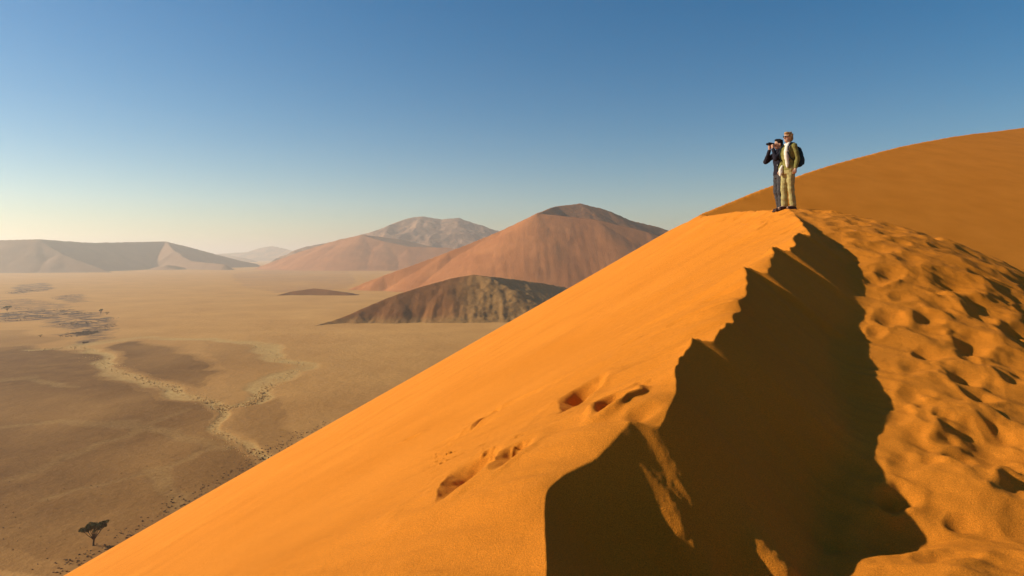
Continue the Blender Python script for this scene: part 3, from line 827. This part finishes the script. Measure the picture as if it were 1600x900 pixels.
def build_companion(x, y):
    z = ground_z(x, y) - 0.015
    rz = R(180 + 16)
    root = empty("person", (x, y, z), rz)
    tag(root, "person in olive shirt and khaki trousers with blond hair, sunglasses and cream scarf", "person", "two people standing on the dune crest")
    hipL, hipR = (0.0, 0.085, 0.93), (0.01, -0.085, 0.93)
    kneL, kneR = (-0.005, 0.075, 0.51), (0.055, -0.085, 0.51)
    ankL, ankR = (-0.06, 0.075, 0.09), (0.035, -0.09, 0.09)
    shL, shR = (-0.025, 0.175, 1.44), (-0.01, -0.175, 1.44)
    elL, elR = (-0.065, 0.225, 1.16), (-0.03, -0.225, 1.16)
    wrL, wrR = (0.0, 0.235, 0.93), (0.06, -0.22, 0.94)
    hc = (0.01, 0.0, 1.65)
    b = Geo()
    head_geo(b, hc)
    b.tube([(-0.025, 0, 1.42), (-0.010, 0, 1.50), (0.0, 0, 1.59)], [0.058, 0.050, 0.050])
    b.oval_stack([(0, 0, 0.88, 0.095, 0.15), (0, 0, 1.0, 0.09, 0.145), (0.0, 0, 1.13, 0.082, 0.125), (0.0, 0, 1.28, 0.105, 0.15), (-0.01, 0, 1.40, 0.085, 0.16), (-0.02, 0, 1.46, 0.055, 0.09)])
    for sh, el, wr, sg in ((shL, elL, wrL, 1), (shR, elR, wrR, -1)):
        b.tube([sh, el], [0.046, 0.036]); b.tube([el, wr], [0.036, 0.024])
        hand_geo(b, wr, (0.12, 0, -1), (1, 0, 0), (1, 0, -0.2), (0.15, -sg, -0.1))
    for hp, kn, an in ((hipL, kneL, ankL), (hipR, kneR, ankR)):
        b.tube([hp, kn, an], [0.080, 0.052, 0.038]); b.tube([an, (an[0] + 0.13, an[1], 0.05)], [0.038, 0.03])
    b.build("body", skin, root, voxel=0.0075, smooth=2)
    j = Geo()
    j.oval_stack([(0.0, 0, 0.90, 0.115, 0.175), (0.0, 0, 0.98, 0.113, 0.170), (0.0, 0, 1.12, 0.104, 0.145), (0.0, 0, 1.28, 0.125, 0.170), (-0.010, 0, 1.38, 0.115, 0.185), (-0.018, 0, 1.46, 0.085, 0.14), (-0.018, 0, 1.50, 0.058, 0.075)])
    for sh, el, wr in ((shL, elL, wrL), (shR, elR, wrR)):
        j.tube([sh, el, Vector(el).lerp(Vector(wr), 0.92)], [0.066, 0.056, 0.040])
    j.build("shirt", olive, root, voxel=0.010, smooth=2, wrinkle=0.028)
    t = Geo()
    t.oval_stack([(-0.005, 0, 0.82, 0.118, 0.165), (-0.005, 0, 0.90, 0.115, 0.165), (0, 0, 0.98, 0.10, 0.15)])
    for hp, kn, an in ((hipL, kneL, ankL), (hipR, kneR, ankR)):
        t.tube([hp, kn, (an[0], an[1], 0.12)], [0.098, 0.074, 0.072])
    tr = t.build("trousers", khaki, root, voxel=0.011, smooth=2, wrinkle=0.025)
    for an in (ankL, ankR):
        g = Geo(); shoe(g, an, (1, 0.1), 0.26); g.build("shoe", leather, root, voxel=0.009, smooth=1)
    h = Geo()
    h.ellip((hc[0] - 0.022, 0, hc[2] + 0.045), (0.098, 0.090, 0.092)); h.ellip((hc[0] - 0.060, 0, hc[2] - 0.010), (0.060, 0.078, 0.085)); h.ellip((hc[0] + 0.045, 0.01, hc[2] + 0.098), (0.058, 0.062, 0.034))
    for s in (-1, 1): h.ellip((hc[0] - 0.030, s * 0.070, hc[2] - 0.005), (0.045, 0.025, 0.065))
    for k in range(26):
        a = rnd.uniform(-2.9, 2.9); e = rnd.uniform(-0.3, 1.2)
        d = Vector((-math.cos(a) * math.cos(e), math.sin(a) * math.cos(e), math.sin(e)))
        c0 = Vector((hc[0] - 0.025, 0, hc[2] + 0.035)); h.tube([c0 + d * 0.075, c0 + d * rnd.uniform(0.100, 0.125)], [0.018, 0.008], n=6)
    h.build("hair", hair_blond, root, voxel=0.009, smooth=1)
    g = Geo()
    for s in (-1, 1):
        g.ellip((hc[0] + 0.092, s * 0.031, hc[2] + 0.018), (0.010, 0.027, 0.020)); g.tube([(hc[0] + 0.085, s * 0.056, hc[2] + 0.022), (hc[0] + 0.04, s * 0.078, hc[2] + 0.018), (hc[0] - 0.02, s * 0.082, hc[2] + 0.012)], 0.004, n=6)
    g.tube([(hc[0] + 0.098, -0.02, hc[2] + 0.024), (hc[0] + 0.098, 0.02, hc[2] + 0.024)], 0.004, n=6)
    g.build("sunglasses", black, root)
    # scarf: round the neck, one end down the front, the other to the hip
    g = Geo()
    g.tube([(0.055, 0.0, 1.485), (0.03, 0.07, 1.50), (-0.05, 0.075, 1.515), (-0.09, 0, 1.52), (-0.05, -0.075, 1.515), (0.03, -0.07, 1.50), (0.055, 0.0, 1.485)], 0.030, n=10)
    g.tube([(0.05, 0.075, 1.49), (0.095, 0.085, 1.42), (0.128, 0.09, 1.32), (0.125, 0.095, 1.20), (0.112, 0.10, 1.06), (0.118, 0.11, 0.97)], [0.046, 0.052, 0.052, 0.050, 0.044, 0.024], n=12)
    g.build("scarf", cream, root, voxel=0.009, smooth=1, wrinkle=0.022)
    g = Geo()
    g.tube([(0.12, -0.06, 1.00), (0.150, -0.07, 0.93), (0.155, -0.07, 0.84), (0.165, -0.065, 0.80)], [0.03, 0.042, 0.046, 0.03], n=12)
    g.build("scarf_end", cream, root, voxel=0.009, smooth=1, wrinkle=0.022)
    # backpack worn on the back
    q = empty("backpack", (x, y, z), rz)
    tag(q, "dark teal backpack on the back of the person in the olive shirt", "backpack")
    g = Geo()
    g.oval_stack([(-0.215, 0, 0.985, 0.055, 0.10), (-0.225, 0, 1.01, 0.085, 0.135), (-0.235, 0, 1.12, 0.105, 0.15), (-0.232, 0, 1.26, 0.100, 0.148), (-0.215, 0, 1.37, 0.085, 0.135), (-0.20, 0, 1.43, 0.062, 0.105), (-0.195, 0, 1.455, 0.03, 0.06)], p=2.8)
    g.build("pack_body", packm, q, voxel=0.010, smooth=2, wrinkle=0.02)
    g = Geo(); g.oval_stack([(-0.325, 0, 1.03, 0.02, 0.07), (-0.335, 0, 1.05, 0.035, 0.10), (-0.340, 0, 1.15, 0.042, 0.105), (-0.328, 0, 1.23, 0.03, 0.095), (-0.322, 0, 1.245, 0.015, 0.07)], p=3); g.build("front_pocket", packm, q, voxel=0.009)
    g = Geo(); g.tube([(-0.19, -0.03, 1.45), (-0.20, 0.0, 1.485), (-0.19, 0.03, 1.45)], 0.010, n=6); g.build("carry_loop", packm, q)
    for s in (-1, 1):
        g = Geo(); g.tube([(-0.15, s * 0.09, 1.42), (-0.08, s * 0.10, 1.515), (0.02, s * 0.11, 1.515), (0.105, s * 0.125, 1.42), (0.128, s * 0.135, 1.30), (0.08, s * 0.17, 1.17), (-0.06, s * 0.17, 1.08), (-0.16, s * 0.12, 1.04)], [0.018, 0.020, 0.022, 0.022, 0.02, 0.014, 0.010, 0.010], n=8, flat=0.6)
        g.build("shoulder_strap", packm, q)
    return root

px_w = ray(1218, 328, 16.05); px_c = ray(1232, 328, 15.55)
build_watcher(px_w[0], px_w[1])
build_companion(px_c[0], px_c[1])

# ------------------------------------------------------------------ trees of the plain
bark = plain_mat("acacia_bark", (0.050, 0.034, 0.022), 0.9, 0.3, 3)
leafm = plain_mat("acacia_leaf", (0.050, 0.060, 0.018), 0.8, 0.45, 0.8)

def leaf_cloud(blobs, n, size, rng, flat=0.55):
    v = []; f = []
    tot = sum(b[3] * b[4] for b in blobs)
    for (cx, cy, cz, rx, ry, rz) in blobs:
        for k in range(int(n * rx * ry / sum(b[3] * b[4] for b in blobs))):
            while True:
                a, b, c = rng.uniform(-1, 1), rng.uniform(-1, 1), rng.uniform(-1, 1)
                r = a * a + b * b + c * c
                if r <= 1 and rng.random() < 0.35 + 0.65 * r: break
            p = Vector((cx + a * rx, cy + b * ry, cz + c * rz + 0.15 * math.sin(7 * a + 3 * cx) * rz))
            u = Vector((rng.gauss(0, 1), rng.gauss(0, 1), rng.gauss(0, 0.5))).normalized(); w = u.cross(Vector((rng.gauss(0, 1), rng.gauss(0, 1), rng.gauss(0, 1)))).normalized()
            s_ = size * rng.uniform(0.6, 1.4); i = len(v)
            v += [tuple(p + u * s_), tuple(p + w * s_ * flat), tuple(p - u * s_), tuple(p - w * s_ * flat)]; f.append((i, i + 1, i + 2, i + 3))
    return v, f

def acacia(px, py, height, label, spread=1.0, n=5200, name="acacia_tree", seed=3, group=None):
    x, y = on_plain(px, py); rng = random.Random(seed)
    root = empty(name, (x, y, PLAIN - 0.1)); tag(root, label, "tree", group)
    h = height
    g = Geo()
    fork = (0.02 * h, 0, 0.24 * h)
    g.tube([(0, 0, -0.3), (0.0, 0, 0.10 * h), fork], [0.046 * h, 0.034 * h, 0.032 * h], n=10)
    ends = []
    for (ex, ey, ez) in [(-0.42, 0.0, 0.60), (-0.28, 0.16, 0.68), (-0.16, -0.18, 0.69), (-0.02, 0.1, 0.77), (0.08, -0.12, 0.80), (0.20, 0.12, 0.76), (0.36, 0.05, 0.86), (0.26, -0.14, 0.80), (0.30, 0.2, 0.70), (-0.10, 0.0, 0.80)]:
        e = Vector((ex * h * spread, ey * h * spread, ez * h)); a = Vector(fork)
        m = a.lerp(e, 0.5) + Vector((rng.uniform(-.03, .03) * h, rng.uniform(-.03, .03) * h, -0.03 * h))
        g.tube([a - Vector((0, 0, 0.02 * h)), a.lerp(m, 0.5) + Vector((0, 0, 0.012 * h)), m, e], [0.022 * h, 0.018 * h, 0.013 * h, 0.006 * h], n=7)
        ends.append(e)
        for k in range(3):
            q = e + Vector((rng.uniform(-.12, .12) * h, rng.uniform(-.12, .12) * h, rng.uniform(0.0, .08) * h)); g.tube([m.lerp(e, 0.5), q], [0.008 * h, 0.003 * h], n=5)
    g.build("trunk", bark, root)
    blobs = [(e.x, e.y, e.z + 0.03 * h, rng.uniform(.11, .17) * h * spread, 0.14 * h * spread, rng.uniform(.06, .11) * h) for e in ends]
    blobs += [(rng.uniform(-.5, .5) * h * spread, rng.uniform(-.3, .3) * h * spread, 0, rng.uniform(.04, .09) * h, 0.09 * h, rng.uniform(.04, .08) * h) for _ in range(16)]
    blobs = [(a, b, c if c else (0.71 + 0.24 * a / h + rng.uniform(-.08, .08)) * h, d, e_, f_) for (a, b, c, d, e_, f_) in blobs]
    v, f = leaf_cloud(blobs, n, 0.024 * h, rng)
    me = bpy.data.meshes.new("crown"); me.from_pydata(v, [], f); me.materials.append(leafm)
    o = bpy.data.objects.new("crown", me); o.parent = root; col.objects.link(o)
    return root

acacia(146, 852, 6.9, "lone flat-topped dark acacia tree on the plain at the foot of the dune", n=5200, seed=3)
acacia(157.5, 491, 8.0, "tiny distant dark tree beside the scrub patch on the plain", 0.6, 1500, seed=8, group="distant trees out on the plain")
acacia(11, 487, 9.0, "broad distant dark tree at the left end of the scrub patch", 1.3, 1800, seed=9, group="distant trees out on the plain")
acacia(167, 492, 4.5, "low distant bush just to the right of the tiny distant tree", 1.5, 800, name="desert_bush", seed=10, group="distant trees out on the plain")
acacia(63, 527, 3.0, "little dark bush alone on pale sand below the scrub patch", 1.3, 700, name="desert_bush", seed=12, group="distant trees out on the plain")

# ------------------------------------------------------------------ ground cover too many to count
def clumps(name, label, spots, mat, cat, seed):
    rng = random.Random(seed); v = []; f = []
    for (x, y, r, z) in spots:
        b = len(v); hgt = r * rng.uniform(0.25, 0.6)
        top = (x + rng.uniform(-.2, .2) * r, y + rng.uniform(-.2, .2) * r, z + hgt)
        for k in range(6):
            a = k * math.pi / 3 + rng.uniform(-.3, .3); q = r * rng.uniform(0.7, 1.2); v.append((x + q * math.cos(a), y + q * math.sin(a), z - 0.6))
        for k in range(6):
            a = k * math.pi / 3 + rng.uniform(-.3, .3); q = r * rng.uniform(0.5, 1.0); v.append((x + q * math.cos(a), y + q * math.sin(a), z + hgt * rng.uniform(0.4, 0.9)))
        v.append(top)
        for k in range(6):
            k2 = (k + 1) % 6; f.append((b + k, b + k2, b + 6 + k2, b + 6 + k)); f.append((b + 6 + k, b + 6 + k2, b + 12))
    me = bpy.data.meshes.new(name); me.from_pydata(v, [], f); me.materials.append(mat)
    o = bpy.data.objects.new(name, me); col.objects.link(o)
    return tag(o, label, cat, kind='stuff')

scrubm = plain_mat("dry_scrub", (0.13, 0.075, 0.04), 0.95, 0.4, 0.2)
tuftm = plain_mat("dry_tufts", (0.55, 0.32, 0.11), 0.95, 0.4, 0.3)
stonem = plain_mat("dark_stones", (0.10, 0.055, 0.03), 0.95, 0.4, 0.5)
rg = random.Random(5)
sp = []
zones = [([on_plain(*p) for p in z[0]], z[1]) for z in SCRUB_ZONES]
for poly, dens in zones:
    P = np.array(poly); (x0, y0), (x1, y1) = P.min(0), P.max(0)
    n = 5500
    X = np.array([rg.uniform(x0 - 20, x1 + 20) for _ in range(n)]); Y = np.array([rg.uniform(y0 - 20, y1 + 20) for _ in range(n)])
    ok = inside(X + 40 * fbm(X / 50, Y / 50, 3, 201), Y + 60 * fbm(X / 50, Y / 50, 3, 203), poly) & (fbm(X / 22, Y / 60, 3, 207) > 0.02 + 0.10 * (1 - dens))
    sp += [(a, b, rg.uniform(0.4, 1.3), PLAIN) for a, b in zip(X[ok], Y[ok])]
clumps("desert_scrub", "dark dry scrub scattered over the far left of the plain", sp, scrubm, "scrub", 6)
sp = []
for line, wd, n, r in [([(200, 583), (262, 602), (322, 622), (345, 640), (390, 632), (412, 618), (426, 600)], 5, 520, .55), ([(70, 545), (120, 543), (150, 562), (200, 583)], 7, 160, .6),
                       ([(345, 640), (330, 663), (350, 685), (380, 703), (400, 716)], 4, 160, .4), ([(426, 600), (458, 585), (462, 573), (430, 555), (380, 537)], 8, 120, .5)]:
    L = [on_plain(*p) for p in line]
    for _ in range(n):
        i = rg.randrange(len(L) - 1); t = rg.random()
        sp.append((L[i][0] + (L[i + 1][0] - L[i][0]) * t + rg.gauss(0, wd * .5), L[i][1] + (L[i + 1][1] - L[i][1]) * t + rg.gauss(0, wd * .8), r * rg.uniform(0.3, 0.95), PLAIN))
clumps("dry_tufts", "dry yellow tufts lining the pale stream bed", sp, tuftm, "tufts", 7)
sp = []
for _ in range(420):                                          # stones and tufts lying along the foot of the big flank
    y = rg.uniform(150, 330); x = (PLAIN + 0.094 * y) / 0.571 - 1.0 - abs(rg.gauss(0, 3.2)) * (y / 180)
    sp.append((x, y, rg.uniform(0.10, 0.38), PLAIN))
for _ in range(160):
    a, b = on_plain(rg.uniform(-20, 330), rg.uniform(640, 900)); sp.append((a, b, rg.uniform(0.08, 0.25), PLAIN))
clumps("dark_stones", "small dark stones and tufts along the foot of the dune", sp, stonem, "stones", 8)
